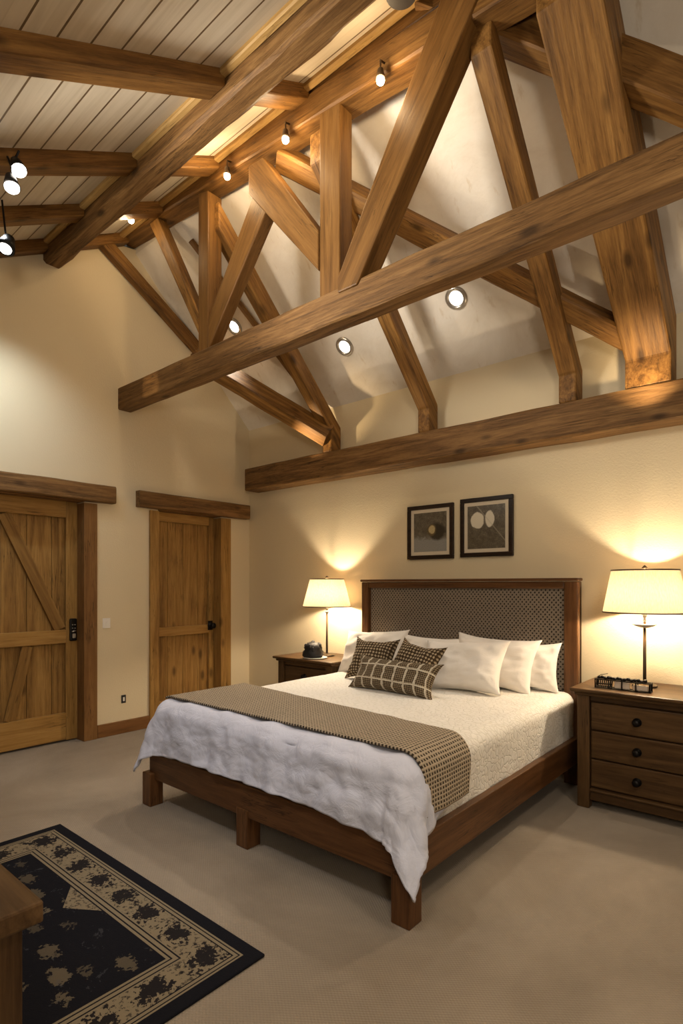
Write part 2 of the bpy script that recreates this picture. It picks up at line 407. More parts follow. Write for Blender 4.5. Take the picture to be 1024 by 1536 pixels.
# ------------------------------------------------------------------ doors
def door(n, y0, y1, label, braces, handle_label, lint0, lint1, planks, jw):
    d = thing('door_%d' % n, (XB, (y0+y1)/2, 0), label, None, kind='structure')
    xl = XB-.13                       # face of the leaf, set back in the opening
    w = .09; t = .03
    # planks behind
    pw = (y1-y0-2*.012)/planks
    gg = G()
    for k in range(planks): gg.box(xl-.03, xl-.005, y0+.012+k*pw+.002, y0+.012+(k+1)*pw-.002, .02, DH-.02)
    gg.obj('plank_panel', M['door_plank'], d, bevel=.003)
    G().box(xl-.045, xl-.031, y0, y1-.009, .01, DH).obj('backing', M['door_plank'], d)
    sw = .105 if n == 1 else .07
    G().box(xl-.005, xl+t, y1-sw, y1-.008, .012, DH-.01).obj('stile', M['door_z'], d, bevel=.004)
    G().box(xl-.005, xl+t, y0+.008, y0+sw, .012, DH-.01).obj('stile', M['door_z'], d, bevel=.004)
    for z0, z1 in (((.02, .25), (.85, .965), (1.93, DH-.01)) if n == 1 else ((.02, .2), (.84, .93), (1.98, DH-.01))):
        G().box(xl-.004, xl+t+(.004 if n == 1 else 0), y0+sw+.001, y1-sw-.001, z0, z1).obj('rail', M['door_y'], d, bevel=.004)
    if braces:
        def br(ya, za, yb, zb, wd):
            v = Vector((0, yb-ya, zb-za)); p = Vector((0, -v.z, v.y)).normalized()*wd/2
            a = Vector((xl-.003, ya, za)); b = Vector((xl-.003, yb, zb))
            gg = G().prism([a-p, b-p, b+p, a+p], (t-.002, 0, 0)); gg.obj('brace', M['door_x'], d, grain=v, bevel=.003)
        br(1.65, 1.925, 2.085, .97, .095); br(1.825, .845, 1.69, .25, .085)
    # casing
    for ya, yb in ((y1-.008, y1+jw), (y0-.095 if n == 2 else y0-jw, y0)):
        G().box(XB-.19, XB+.025, ya+.0, yb, 0, DH-.02).obj('jamb', M['trim_z'] if n == 1 else M['door_z'], d, bevel=.004)
    G().box(XB-.14, XB+.02, y0, y1, DH-.012, DH+.0).obj('head_jamb', M['trim_y'], d)
    o = timber('lintel', (XB+.035, lint0, (DH+2.225)/2-.003), (XB+.035, lint1, (DH+2.225)/2-.003), .09, .15, M['beam_grey'], None, None, parent=None, rough=.006, seed=n)
    o.parent = d; o.matrix_parent_inverse = Matrix.Translation(-Vector(d.location)) ; tag(o, 'rough-sawn darker lintel beam above the opening')
    return d, xl+t
d1, xf = door(1, D1a, D1b, 'wide timber barn-style door with diagonal braces, left', True, '', .95, 2.49, 5, .11)
# keypad style lock plate on door 1
hy = 2.185
o = G().box(xf, xf+.022, hy-.032, hy+.032, .865, 1.06).obj('handle', M['black_metal'], d1, bevel=.018); tag(o, 'tall black lock plate with latch')
G().box(xf+.022, xf+.034, hy-.014, hy+.014, .89, .93).obj('latch', M['nickel'], o, bevel=.003)
gk = G()
for k in range(4):
    gk.sphere((xf+.024, hy-.01+.02*(k % 2), .975+.03*(k//2)), .006)
gk.tube([(xf+.03, hy, .955), (xf+.055, hy, .955), (xf+.06, hy-.03, .95)], .006); gk.obj('button', M['nickel'], o, smooth=True)
d2, xf = door(2, D2a, D2b, 'narrower timber plank door near the corner', False, '', 2.72, 4.03, 4, .125)
hy = D2b-.055
o = G().lathe((xf, hy, .92), [(.034, 0), (.034, .008), (.014, .014), (.012, .04), (.026, .05), (.03, .062), (.022, .074), (.001, .077)], 24, 'X').obj('handle', M['black_metal'], d2, smooth=True); tag(o, 'round black door knob')
G().box(xf-.004, xf+.006, hy-.03, hy+.03, .87, .97).obj('escutcheon', M['black_metal'], o, bevel=.004)
# hinge-side clutter: switch + outlet
o = thing('light_switch', (XB, 2.441, 1.02), 'small white square light switch on wall between the doors', 'switch')
G().box(XB, XB+.008, 2.402, 2.472, .965, 1.055).obj('plate', M['white_plastic'], o, bevel=.003)
G().box(XB+.008, XB+.014, 2.428, 2.446, .995, 1.028).obj('toggle', M['white_plastic'], o, bevel=.002)
o = thing('wall_outlet', (XB, 2.598, .31), 'small dark outlet low on wall between the doors', 'outlet')
G().box(XB, XB+.007, 2.577, 2.62, .272, .345).obj('plate', M['dark_plastic'], o, bevel=.002)
G().box(XB+.007, XB+.011, 2.59, 2.606, .29, .326).obj('socket', M['white_plastic'], o, bevel=.001)

# ------------------------------------------------------------------ timber frame
YT, TT = 2.547, .13      # truss front face and thickness
B = M['beam']
# plate beam on the back wall, tie beam
timber('wall_plate', (XB+.17, 3.98, 2.475), (XR, 3.98, 2.475), .20, .235, M['beam_grey'], 'long horizontal wall beam above the bed and the pictures', None, rough=.006, seed=1)
timber('tie_beam', (XB, YT+.065, 3.04), (XR, YT+.065, 3.04), .13, .20, M['beam_grey'], 'long horizontal tie beam crossing in mid-air below the posts', None, rough=.006, seed=2)
# purlin under the boards
timber('purlin', (XB, 1.975, 4.12), (XR, 1.975, 4.12), .14, .25, M['beam_grey'], 'massive rough beam carrying the joists under the white boards', None, rough=.011, cham=.02, seed=3, step=.1)
# ridge chord (slopes a little as in the photo) and the ridge plank behind it
timber('ridge_beam', (XB, YT+.085, 4.56), (XR, YT+.085, 3.95), .17, .17, B, 'long ridge beam with the small spotlights fixed along it', None, rough=.006, seed=4)
timber('ridge_board', (XB, YT+.085, 4.63), (XR, YT+.085, 4.33), .15, .24, B, 'plank between ridge beam and white boards', None, rough=.006, seed=5)
for (y, zz, lab) in ((1.885, ZBD(1.885)-.018, 'pale wooden fillet along the rough beam below the white boards'), (YT-.02, ZBD(YT-.02)-.02, 'pale wooden fillet along top of the ridge beam')):
    timber('fillet', (XB, y, zz), (XR, y, zz), .045, .045, M['fillet'], lab, 'fillets', cat='moulding', rough=.002, cham=.008)
# posts and braces in the truss plane (outline x,z ; set behind the front face)
def inplane(name, pts, mat, label, group, grain, y=YT, t=TT, bev=.008):
    o = G().prism([(x, y, z) for x, z in pts], (0, t, 0)).obj(name, mat, grain=grain, origin=(pts[0][0], y, pts[0][1]), bevel=bev)
    return tag(o, label, 'beam', group)
PB = M['brace']
inplane('king_post', [(-2.366, 3.10), (-2.20, 3.10), (-2.20, 4.29), (-2.366, 4.31)], PB, 'tall upright post rising from middle of the tie beam', None, (0, 0, 1), y=YT+.012, t=.12)
inplane('king_post', [(-3.635, 3.10), (-3.51, 3.10), (-3.51, 4.33), (-3.635, 4.36)], PB, 'shorter upright post near left end of the tie beam', None, (0, 0, 1), y=YT+.012, t=.13)
inplane('brace', [(-4.33, 4.42), (-4.20, 4.42), (-3.63, 3.44), (-3.63, 3.28)], M['rafter'], 'thin lit brace slanting down to left post from the left', None, (-.6, 0, 1), y=YT+.01, t=.09)
inplane('brace', [(-2.955, 4.12), (-2.83, 4.12), (-2.83, 3.93), (-3.50, 3.14), (-3.515, 3.14), (-3.515, 3.36)], PB, 'brace leaning right and up from foot of left post', None, (.7, 0, 1), y=YT+.015, t=.09)
inplane('brace', [(-3.03, 4.27), (-3.03, 4.08), (-2.94, 3.97), (-2.366, 3.30), (-2.366, 3.55), (-2.88, 4.26)], PB, 'broad brace falling right from ridge beam to tall post', None, (-.8, 0, 1), y=YT-.0, t=.10)
inplane('brace', [(-2.198, 3.10), (-2.05, 3.10), (-1.24, 4.32), (-1.30, 4.42), (-1.47, 4.42), (-2.198, 3.19)], PB, 'long brace rising right from foot of tall post to ridge', None, (.7, 0, 1), y=YT-.012, t=.14)

# rafters lying under the plaster slope
def rafter(x0, x1, label, off=0.0, dx=(0, 0), y0=2.62, th=.2, foot=True, mat=None, yb=3.9):
    z = lambda y: 2.78+off+(3.9-y)
    p = [(y0, z(y0)), (yb, z(yb))]+([(yb, 2.595), (4.04, 2.595), (4.04, z(4.04)+th)] if foot else [(yb, z(yb)+th)])+[(y0, z(y0)+th)]
    sh = lambda a, k: dx[k]*(4.0-a)/1.4
    n = len(p); g = G(); g.add([(x0+sh(a, 0), a, b) for a, b in p]+[(x1+sh(a, 1), a, b) for a, b in p], [tuple(range(n)), tuple(range(2*n-1, n-1, -1))]+[(i, (i+1) % n, n+(i+1) % n, n+i) for i in range(n)])
    o = g.obj('rafter', mat or M['rafter'], grain=(0, -1, 1), origin=(x0, 3.9, 2.78), bevel=.012)
    return tag(o, label, 'beam', 'rafters on the plaster slope')
rafter(-3.565, -3.455, 'rafter on plaster slope whose foot meets the diagonal lit timber, left')
rafter(-2.51, -2.40, 'rafter between the two small downlights, foot standing on the wall beam')
rafter(-1.37, -1.25, 'knotty rafter right of the largest downlight, crossed by the long diagonal')
rafter(-.945, -.685, dx=(-.085, -.06), th=.40, label='very wide rough rafter at right edge, glowing at its foot')
timber('gable_rafter', (XB+.05, 2.38, 4.37), (XB+.05, 3.42, 3.70), .09, .11, B, 'dark rafter lying against the left wall at the roof slope', None, rough=.004, seed=8)
timber('batten', (-4.08, 2.80, ZP(2.8)-.06), (-3.73, 3.98, ZP(3.98)-.06), .04, .05, M['beam'], 'narrow dark batten running down plaster beside left downlight', None, rough=.002, seed=9)
def raker(p0, p1, w, h, label, seed, mat=None):
    return timber('diagonal_brace', p0, p1, w, h, mat or M['rafter'], label, 'diagonals under the plaster slope', roll_up=(0, 1, 1), rough=.008, cham=.012, seed=seed)
raker((-2.82, 2.66, 4.28), (-.80, 4.00, 2.84), .13, .13, 'long diagonal timber crossing plaster behind the knotty rafter', 11)
raker((-4.45, 3.10, 3.49), (-3.49, 3.90, 2.74), .15, .17, 'short diagonal timber glowing at its foot above wall beam', 12)
o = timber('diagonal_brace', (-1.62, 2.60, 4.53), (.5, 3.62, 3.02), .14, .20, B, 'dark timber passing behind the very wide rafter at top right', 'diagonals under the plaster slope', rough=.006, seed=13)

# joists
def joist(x0, x1, name, y0, y1, label, group):
    zu = lambda y: 3.884+.55*(y-1.585); h = .165
    o = G().prism([(x0, y0, zu(y0)), (x0, y1, zu(y1)), (x0, y1, zu(y1)+h), (x0, y0, zu(y0)+h)], (x1-x0, 0, 0)).obj(name, B, grain=(0, 1, .55), origin=(x0, y0, zu(y0)), bevel=.012)
    return tag(o, label, 'beam', group)
JX = [(-2.60, -2.45, 'nearest joist, top of the picture', 'longest short joist'), (-3.50, -3.36, 'second joist from the top, beside the twin spotlights', 'middle short joist'),
      (-4.23, -4.10, 'third joist down, second from left wall', 'small short joist nearest left wall')]
for x0, x1, a, b in JX:
    joist(x0, x1, 'joist', YF+.02, 1.905, a+', under the white boards', 'joists under the boards')
    joist(x0, x1, 'joist', 2.045, 2.6, b+' between the rough beam and ridge beam', 'short joists beyond the rough beam')
joist(XB+.002, XB+.11, 'joist', YF+.02, 1.905, 'lowest joist lying along the left wall', 'joists under the boards')
joist(XB+.002, XB+.11, 'joist', 2.045, 2.6, 'dark short joist against left wall under the ridge', 'short joists beyond the rough beam')

# ------------------------------------------------------------------ light fittings
def lamp(name, kind, loc, energy, color, size=.03, target=None, angle=60, blend=.5, parent=None, spread=None):
    l = bpy.data.lights.new(name, kind); l.energy = energy; l.color = color
    if kind == 'AREA': l.size = size
    else: l.shadow_soft_size = size
    if kind == 'SPOT': l.spot_size = math.radians(angle); l.spot_blend = blend
    o = bpy.data.objects.new(name, l); COL.objects.link(o); o.location = loc
    if target is not None: o.rotation_euler = (Vector(target)-Vector(loc)).to_track_quat('-Z', 'Y').to_euler()
    return o
WARM = (1, .72, .40); MID = (1, .87, .70); COOL = (.80, .91, 1.0)
ridge_z = lambda x: 4.56+(x-XB)/(XR-XB)*(3.95-4.56)-.085
spots = [(-1.86, 'spotlight on ridge beam right of tall post'), (-2.62, 'spotlight on ridge beam just left of tall post'), (-3.22, 'spotlight on ridge beam above the left post'), (-4.27, 'spotlight near left wall under ridge beam')]
for i, (x, lab) in enumerate(spots):
    y = YT-.035 if i < 3 else 2.36
    z = ridge_z(x)-.06 if i < 3 else 4.335
    t = thing('spotlight', (x, y, z), 'small warm '+lab, 'spotlight', 'spotlights along the ridge beam')
    zb = z
    G().lathe((x, y, zb), [(.010, .055), (.016, .05), (.022, .02), (.030, -.004), (.026, -.004)], 20).obj('housing', M['bronze'], t, smooth=True)
    G().tube([(x, y, zb+.05), (x, y, zb+.10), (x, y+(.05 if i < 3 else .0), zb+.115)], .006).obj('stem', M['bronze'], t)
    G().sphere((x, y, zb-.012), .023).obj('bulb', M['bulb_warm'], t, smooth=True)
    lamp('spot_glow', 'POINT', (x, y-.04, zb-.07), 6 if i < 3 else 2, WARM, .03)
# downlights recessed in the plaster
for (x, y, lab) in ((-2.037, 3.686, 'largest round downlight in plaster, right'), (-3.144, 3.725, 'round downlight in plaster between the two middle rafters'), (-4.20, 3.362, 'round downlight in plaster near left post')):
    z = ZP(y)
    t = thing('downlight', (x, y, z), lab, 'downlight', 'downlights in the plaster')
    g = G().lathe((0, 0, 0), [(.084, .0), (.084, -.008), (.072, -.016), (.056, -.012), (.052, .0)], 36, cap=False)
    R = Matrix.Rotation(math.radians(-45), 4, 'X')
    tf = lambda v: tuple((R @ Vector(v))+Vector((x, y, z)))
    mesh('ring', [tf(v) for v in g.v], g.f, M['nickel'], t, smooth=True)
    g = G().lathe((0, 0, 0), [(.053, -.002), (.048, -.004), (.001, -.005)], 32)
    mesh('lens', [tf(v) for v in g.v], g.f, M['can_glow'], t, smooth=True)
    lamp('downlight_beam', 'SPOT', (x, y-.035, z-.035), 52, (1, .91, .77), .04, (x+.1, y-1.35, 0), 74, .8)
# track heads at left
tr = [(-3.30, 1.172, 3.60, 'upper of the twin bright spotlights hanging at left edge'), (-3.30, 1.138, 3.49, 'lower of the twin bright spotlights hanging at left edge'), (-3.95, 1.325, 3.50, 'dark bullet spotlight at left edge aimed at wall')]
for i, (x, y, z, lab) in enumerate(tr):
    kk = 1 if i < 2 else 1.35
    t = thing('track_spotlight', (x, y, z), lab, 'spotlight', 'hanging spotlights at the left')
    tgt = Vector((XB, 1.35, 2.2)); d = (tgt-Vector((x, y, z))).normalized() if i < 2 else Vector((.25, -.35, -1)).normalized()
    q = d.to_track_quat('-Z', 'Y').to_matrix().to_4x4()
    if i < 2:
        d = Vector((.45, .1, -.9)).normalized() if i == 0 else Vector((.3, .0, -1)).normalized()
        q = d.to_track_quat('-Z', 'Y').to_matrix().to_4x4()
    tf = lambda v: tuple((q @ Vector(v))+Vector((x, y, z)))
    g = G().lathe((0, 0, 0), [(.012*kk, .075*kk), (.024*kk, .068*kk), (.034*kk, .03*kk), (.042*kk, -.004), (.038*kk, -.004)], 24, cap=False)
    mesh('housing', [tf(v) for v in g.v], g.f, M['black_metal'], t, smooth=True)
    g = G().lathe((0, 0, 0), [(.037, -.002), (.036, -.012), (.02, -.03), (.001, -.034)], 24)
    mesh('bulb', [tf(v) for v in g.v], g.f, M['bulb_cool'], t, smooth=True)
    G().tube([tf((0, 0, .07)), (x, y, z+.10), (x-.06, y, (3.68 if i < 2 else ZBD(y)))], .006).obj('stem', M['black_metal'], t)
# cylinder fitting at top edge
t = thing('cylinder_light', (-1.615, 2.36, 4.35), 'round dark brown cylinder fitting at the top edge', 'light')
G().lathe((-1.615, 2.36, 4.35), [(.001, .0), (.080, .0), (.085, .012), (.085, .10), (.001, .10)], 32).obj('housing', M['brown_metal'], t, smooth=False)
# light beams
lamp('wall_wash', 'SPOT', (-3.95, 1.28, 3.6), 125, COOL, .05, (XB, 1.66, 1.95), 86, 1.0)
lamp('wall_wash', 'SPOT', (-3.3, 1.15, 3.5), 55, (.90, .96, 1), .05, (XB, 2.3, .9), 62, .9)
lamp('plaster_wash', 'SPOT', (-3.15, .8, 3.05), 285, (1, .91, .78), .30, (-1.6, 3.35, 4.0), 80, 1.0)
lamp('plaster_wash', 'SPOT', (-3.25, .95, 3.35), 30, (1, .88, .70), .08, (-4.0, 3.4, 3.9), 70, .8)
lamp('accent', 'SPOT', (-4.32, 1.95, 3.95), 34, WARM, .02, (-4.30, 2.54, 3.06), 15, .6)
lamp('accent', 'SPOT', (-3.80, 3.52, 2.42), 30, WARM, .02, (-3.58, 3.84, 2.78), 56, 1.0)
lamp('accent', 'SPOT', (-.80, 3.62, 2.40), 20, WARM, .02, (-.82, 3.92, 2.76), 84, 1.0)
lamp('foot_wash', 'SPOT', (-2.6, .2, 3.0), 60, (.85, .90, 1.0), .08, (-2.5, 1.9, .4), 55, .9)
# added fill lights without fittings, lifting the room and the ceiling
lamp('room_fill', 'AREA', (-.7, .5, 3.05), 15, MID, .5, (-1.2, 1.2, 0))
lamp('room_fill', 'AREA', (.9, 1.4, 3.5), 26, MID, .5, (.2, 2.4, 0))
lamp('room_fill', 'AREA', (1.2, -.8, 1.9), 40, MID, .6, (-2.2, 1.9, 4.2))

# ------------------------------------------------------------------ bed frame
BX0, BX1, BY0, BY1 = -3.17, -1.22, 1.86, 3.90
bed = thing('bed', ((BX0+BX1)/2, 2.9, 0), 'king size dark wood bed frame with tall woven headboard', 'bed')
G().box(BX0+.02, BX1-.02, BY0, BY0+.045, .16, .325).obj('foot_rail', M['furn_x'], bed, bevel=.006)
for x0 in (BX1-.04, BX0):
    G().box(x0, x0+.04, BY0+.046, BY1, .17, .335).obj('side_rail', M['furn_y'], bed, bevel=.006)
G().box(BX0+.045, BX1-.045, BY0+.05, BY1-.05, .25, .29).obj('platform', M['furn_y'], bed)
for x0 in (BX1-.085, BX0-.01):
    G().box(x0, x0+.09, BY0-.03, BY0+.06, 0, .158 if 0 else .20).obj('leg', M['furn_z'], bed, bevel=.005)
for y0 in (BY0-.005, 2.85):
    G().box(-2.305, -2.215, y0, y0+.09, 0, .20).obj('leg', M['furn_z'], bed, bevel=.005)
# headboard
hb = tag(G().box(-3.085, -1.235, 3.93, 3.96, .30, 1.34).obj('headboard', M['furn_x'], bed, bevel=.004), None)
for x0, x1 in ((-3.09, -3.02), (-1.33, -1.235)):
    G().box(x0, x1, 3.89, 3.97, 0, 1.375).obj('post', M['furn_z'], hb, bevel=.008)
G().box(-3.02, -1.33, 3.90, 3.965, 1.325, 1.375).obj('top_rail', M['furn_x'], hb, bevel=.008)
G().box(-3.10, -1.23, 3.882, 3.975, 1.378, 1.398).obj('cap', M['furn_x'], hb, bevel=.006)
g = G(); nx, nz = 60, 34; v = []; uv = []
for j in range(nz+1):
    for i in range(nx+1):
        x = -3.01+1.685*i/nx; z = .5+.825*j/nz
        bul = .012*(1-((2*i/nx-1)**8))*(1-((2*j/nz-1)**8))
        v.append((x, 3.925-bul, z)); uv.append((x, z))
f = [(j*(nx+1)+i, j*(nx+1)+i+1, (j+1)*(nx+1)+i+1, (j+1)*(nx+1)+i) for j in range(nz) for i in range(nx)]
o = mesh('woven_panel', v, f, M['woven_panel'], hb, smooth=True, uvs=uv); tag(o, 'grey-brown woven panel with small diamond holes')

# ------------------------------------------------------------------ bedding
MX0, MX1, MY0, MY1, MZ = -3.10, -1.285, 1.90, 3.87, .605
def drape_grid(name, mat, a0, a1, b0, b1, na, nb, dropR, dropL, dropF, lift, label, cat, wr=1.0, hemz=None, uvsc=1, thick=.012, flare=.10, cflare=0, fold=1.0, seed=0, bmap=None):
    """cloth laid on the mattress: a along X, b along Y (towards the foot = smaller). Overhang folds down over rounded edges."""
    R = .055+lift
    X0, X1, Y0 = MX0+.045, MX1-.045, MY0+.045
    top = MZ+lift
    v = []; uv = []
    for j in range(nb+1):
        for i in range(na+1):
            s = i/na; t = j/nb
            b = b0+(b1-b0)*t
            aL = X0-dropL(b); aR = X1+dropR(b)
            a = aL+(aR-aL)*s
            if bmap: b = bmap(s, t)
            bb = b
            if bb < Y0: bb = Y0-(Y0-bb)*dropF(a)/(Y0-b0) if Y0 > b0 else bb
            dx = max(a-X1, 0)-max(X0-a, 0); dy = max(Y0-bb, 0)
            d = math.hypot(dx, dy)
            px = min(max(a, X0), X1); py = max(bb, Y0)
            q = Vector((px, py, top))
            if d > 1e-6:
                ox, oy = dx/d, -dy/d
                if d < R*PI/2:
                    an = d/R; out = R*math.sin(an); drp = R*(1-math.cos(an))
                else:
                    e = d-R*PI/2; cn = 1 if (dx != 0 and dy > 0) else 0; out = R+(flare+cflare*cn*math.sin(2*math.atan2(dy, abs(dx)+1e-9)))*e; drp = R+e*.985
                    per = (a*1.0 if dy > 0 and dx == 0 else (b if dx != 0 and dy == 0 else px+math.atan2(dy, abs(dx))*.25))
                    ph = seed*2.1
                    out += fold*e*(.10*math.sin(per*17+ph+2*noise.noise(Vector((per*2, 0, seed))))+.06*math.sin(per*41+ph*2))
                q += Vector((ox*out, oy*out, -drp))
            p = Vector((a*1.0, bb*1.0, seed*3.0))
            w = noise.fractal(p*5.5, 1.0, 2.0, 4)*.011+noise.ridged_multi_fractal(Vector((a*3.2+bb*2.5, bb*5-a*2, seed)), 1.0, 2.2, 3, 1.0, 2.0)*.004
            q.z += (w*wr if d < R else w*wr*.4)
            if d >= R: q += Vector((dx/d, -dy/d, 0))*w*wr*1.5
            v.append(q); uv.append((a*uvsc, bb*uvsc))
    f = [(j*(na+1)+i, j*(na+1)+i+1, (j+1)*(na+1)+i+1, (j+1)*(na+1)+i) for j in range(nb) for i in range(na)]
    o = mesh(name, v, f, mat, smooth=True, uvs=uv, origin=((MX0+MX1)/2, (MY0+MY1)/2, MZ))
    m = o.modifiers.new('solid', 'SOLIDIFY'); m.thickness = thick; m.offset = 1
    return tag(o, label, cat)
# mattress
g = G().box(MX0+.03, MX1-.03, MY0+.03, MY1, .292, MZ-.045)
tag(g.obj('mattress', M['pillow'], bevel=.05), 'thick mattress hidden under the white bedding', 'mattress')
sm = lambda x, a, b: min(max((x-a)/(b-a), 0), 1)
drape_grid('coverlet', M['coverlet'], 0, 0, MY0-.15, MY1+.02, 110, 90, lambda b: .33, lambda b: .33, lambda a: .20, .004, 'white quilted coverlet spread over the mattress up to pillows', 'coverlet', wr=.35, flare=.0, fold=.12, seed=1, thick=.01)
def dropR(b): return .375*(1-.28*sm(b, 2.0, 2.3))
drape_grid('duvet', M['duvet'], 0, 0, MY0-.36, 2.42, 150, 80, dropR, lambda b: .31, lambda a: .33+.045*sm(a, -1.7, -1.28)+.03*sm(-a, 2.8, 3.1), .022, 'pale linen duvet folded over the foot of the bed', 'duvet', wr=1.3, flare=.10, cflare=.25, fold=.35, seed=2, bmap=lambda s, t: (MY0-.36)+t*(2.45-MY0+.36-.20*s), thick=.012)
th = drape_grid('throw_blanket', M['throw'], 0, 0, 1.965, 2.50, 170, 50, lambda b: .31, lambda b: .06, lambda a: 0, .048, 'beige and brown woven throw laid across foot of the bed', 'throw', wr=.25, flare=.045, fold=.25, seed=4, thick=.010, bmap=lambda s, t: 1.948+.0*s+t*(.60-.23*s))

# pillows
def pillow(name, loc, w, h, t, rx, rz, mat, label, group, ry=0, seed=0, wr=1.0, pinch=.22, flange=0, cat='pillow', lower=.0):
    """standing pillow: local X width, Z height, Y thickness; origin at bottom centre"""
    n = 34; v = []; uv = []; f = []
    R = Matrix.Translation(loc) @ Matrix.Rotation(rz, 4, 'Z') @ Matrix.Rotation(rx, 4, 'X') @ Matrix.Rotation(ry, 4, 'Y')
    for side in (-1, 1):
        for j in range(n+1):
            for i in range(n+1):
                u = 2*i/n-1; q = 2*j/n-1
                uu = math.sin(u*PI/2)*.35+u*.65; qq = math.sin(q*PI/2)*.35+q*.65
                prof = ((1-abs(uu)**2.6)*(1-abs(qq)**2.6))
                th = t/2*max(prof, 0)**.55*(1+lower*(-qq))
                x = uu*w/2*(1-pinch*(1-qq*qq)*.55*abs(uu)**3); z = qq*h/2*(1-pinch*(1-uu*uu)*.8*abs(qq)**3)
                p = Vector((uu*1.5, qq*1.5, seed*5+side))
                wv = noise.fractal(p*1.6, 1, 2, 3)*.016*wr*min(1, prof*3)
                # radial creases from the corners
                cr = math.sin(math.atan2(abs(qq)-1.05, abs(uu)-1.05)*16+seed)*.004*wr*(abs(uu*qq))*min(1, prof*6)
                v.append(R @ Vector((x, side*(th+wv+cr) if prof > 0.001 else 0, z+h/2))); uv.append((uu*w/2, qq*h/2))
        k = 0 if side == -1 else (n+1)**2
        f += [(k+j*(n+1)+i, k+j*(n+1)+i+1, k+(j+1)*(n+1)+i+1, k+(j+1)*(n+1)+i) for j in range(n) for i in range(n)]
    o = mesh(name, v, f, mat, smooth=True, uvs=uv, origin=tuple(loc))
    import bmesh
    b = bmesh.new(); b.from_mesh(o.data); bmesh.ops.remove_doubles(b, verts=b.verts, dist=.0004); bmesh.ops.recalc_face_normals(b, faces=b.faces); b.to_mesh(b and o.data); b.free()
    return tag(o, label, cat, group)
zt = MZ+.008
PL = 'white pillows against the headboard'
r = math.radians
pillow('pillow', (-2.82, 3.62, zt), .62, .41, .20, r(-30), r(2), M['pillow'], 'white pillow at far left of the row, behind patterned cushion', PL, ry=r(-4), seed=1, wr=1.1)
pillow('pillow', (-2.30, 3.70, zt), .64, .37, .19, r(-24), r(0), M['pillow'], 'white pillow in middle, mostly behind the patterned cushions', PL, seed=2, wr=1.1)
pillow('pillow', (-1.58, 3.80, zt), .50, .35, .14, r(-10), r(2), M['pillow'], 'rearmost white pillow at far right against headboard', PL, seed=3, wr=1.1)
pillow('pillow', (-1.79, 3.67, zt), .66, .40, .18, r(-22), r(-2), M['pillow'], 'white pillow at right, behind the front white pillow', PL, ry=r(2), seed=4, wr=1.2)
pillow('pillow', (-1.90, 3.42, zt), .66, .40, .20, r(-32), r(-2), M['pillow'], 'foremost white pillow, right of the patterned cushions', PL, ry=r(-4), seed=5, wr=1.2)
CU = 'brown patterned cushions'
pillow('cushion', (-2.63, 3.36, zt), .42, .37, .17, r(-28), r(2), M['dots'], 'square brown patterned cushion at left behind the lumbar cushion', CU, seed=6, pinch=.42, cat='cushion')
pillow('cushion', (-2.24, 3.30, zt), .42, .38, .17, r(-30), r(-6), M['dots'], 'square brown dotted cushion at right behind the lumbar cushion', CU, ry=r(7), seed=7, pinch=.42, cat='cushion')
pillow('lumbar_cushion', (-2.22, 3.08, zt), .72, .26, .17, r(-30), r(-1), M['lumbar'], 'oblong brown cushion with cream grid bands, in front', None, ry=r(1), seed=8, pinch=.26, cat='cushion')

# ------------------------------------------------------------------ nightstands
def nightstand(loc, label, H=.725):
    W_, D = .66, .48
    t = thing('nightstand', loc, label, 'nightstand', 'matching nightstands')
    X, Y, Z = loc
    def bx(n, x0, x1, y0, y1, z0, z1, m, p=t, bev=.004): return G().box(X+x0, X+x1, Y+y0, Y+y1, Z+z0, Z+z1).obj(n, m, p, bevel=bev)
    # moulded top
    bx('top', -W_/2-.035, W_/2+.035, -.055, D+.0, H-.022, H, M['ns_x'], bev=.008)
    bx('top_moulding', -W_/2-.018, W_/2+.018, -.03, D, H-.045, H-.022, M['ns_x'], bev=.01)
    for sx in (-1, 1):
        for y0 in (0-.012, D-.06):
            x = sx*(W_/2-.035)
            bx('leg', x-.035, x+.035, y0, y0+.06, 0, H-.045, M['ns_z'])
        x = sx*(W_/2-.012)
        bx('side_panel', x-.01, x+.01, .048, D-.06, .05, H-.045, M['ns_z'])
    bx('back_panel', -W_/2+.07, W_/2-.07, D-.02, D-.01, .05, H-.045, M['ns_x'])
    bx('carcass', -W_/2+.07, W_/2-.07, .03, D-.03, .06, H-.05, M['ns_x'], bev=0)
    bx('base_rail', -W_/2+.07, W_/2-.07, -.004, .04, .05, .105, M['ns_x'], bev=.006)
    bx('base_moulding', -W_/2+.07, W_/2-.07, -.014, .03, .105, .122, M['ns_x'], bev=.007)
    bx('header', -W_/2+.07, W_/2-.07, .004, .03, H-.075, H-.045, M['ns_x'])
    n = 3; z0 = .128; zz = (H-.08-z0)/n
    for k in range(n):
        dr = bx('drawer', -W_/2+.075, W_/2-.075, .003, .05, z0+k*zz+.004, z0+(k+1)*zz-.004, M['ns_x'], bev=.006)
        kz = Z+z0+(k+.5)*zz
        G().lathe((X, Y+.004, kz), [(.024, 0), (.024, -.006), (.010, -.010), (.009, -.02), (.018, -.026), (.021, -.034), (.014, -.042), (.001, -.044)], 20, 'Y').obj('knob', M['black_metal'], dr, smooth=True)
    return t
nightstand((-.80, 3.555, 0), 'dark wood nightstand with three drawers at right of bed')
nightstand((-3.49, 3.58, 0), 'dark wood nightstand between the bed and the door corner', .695)

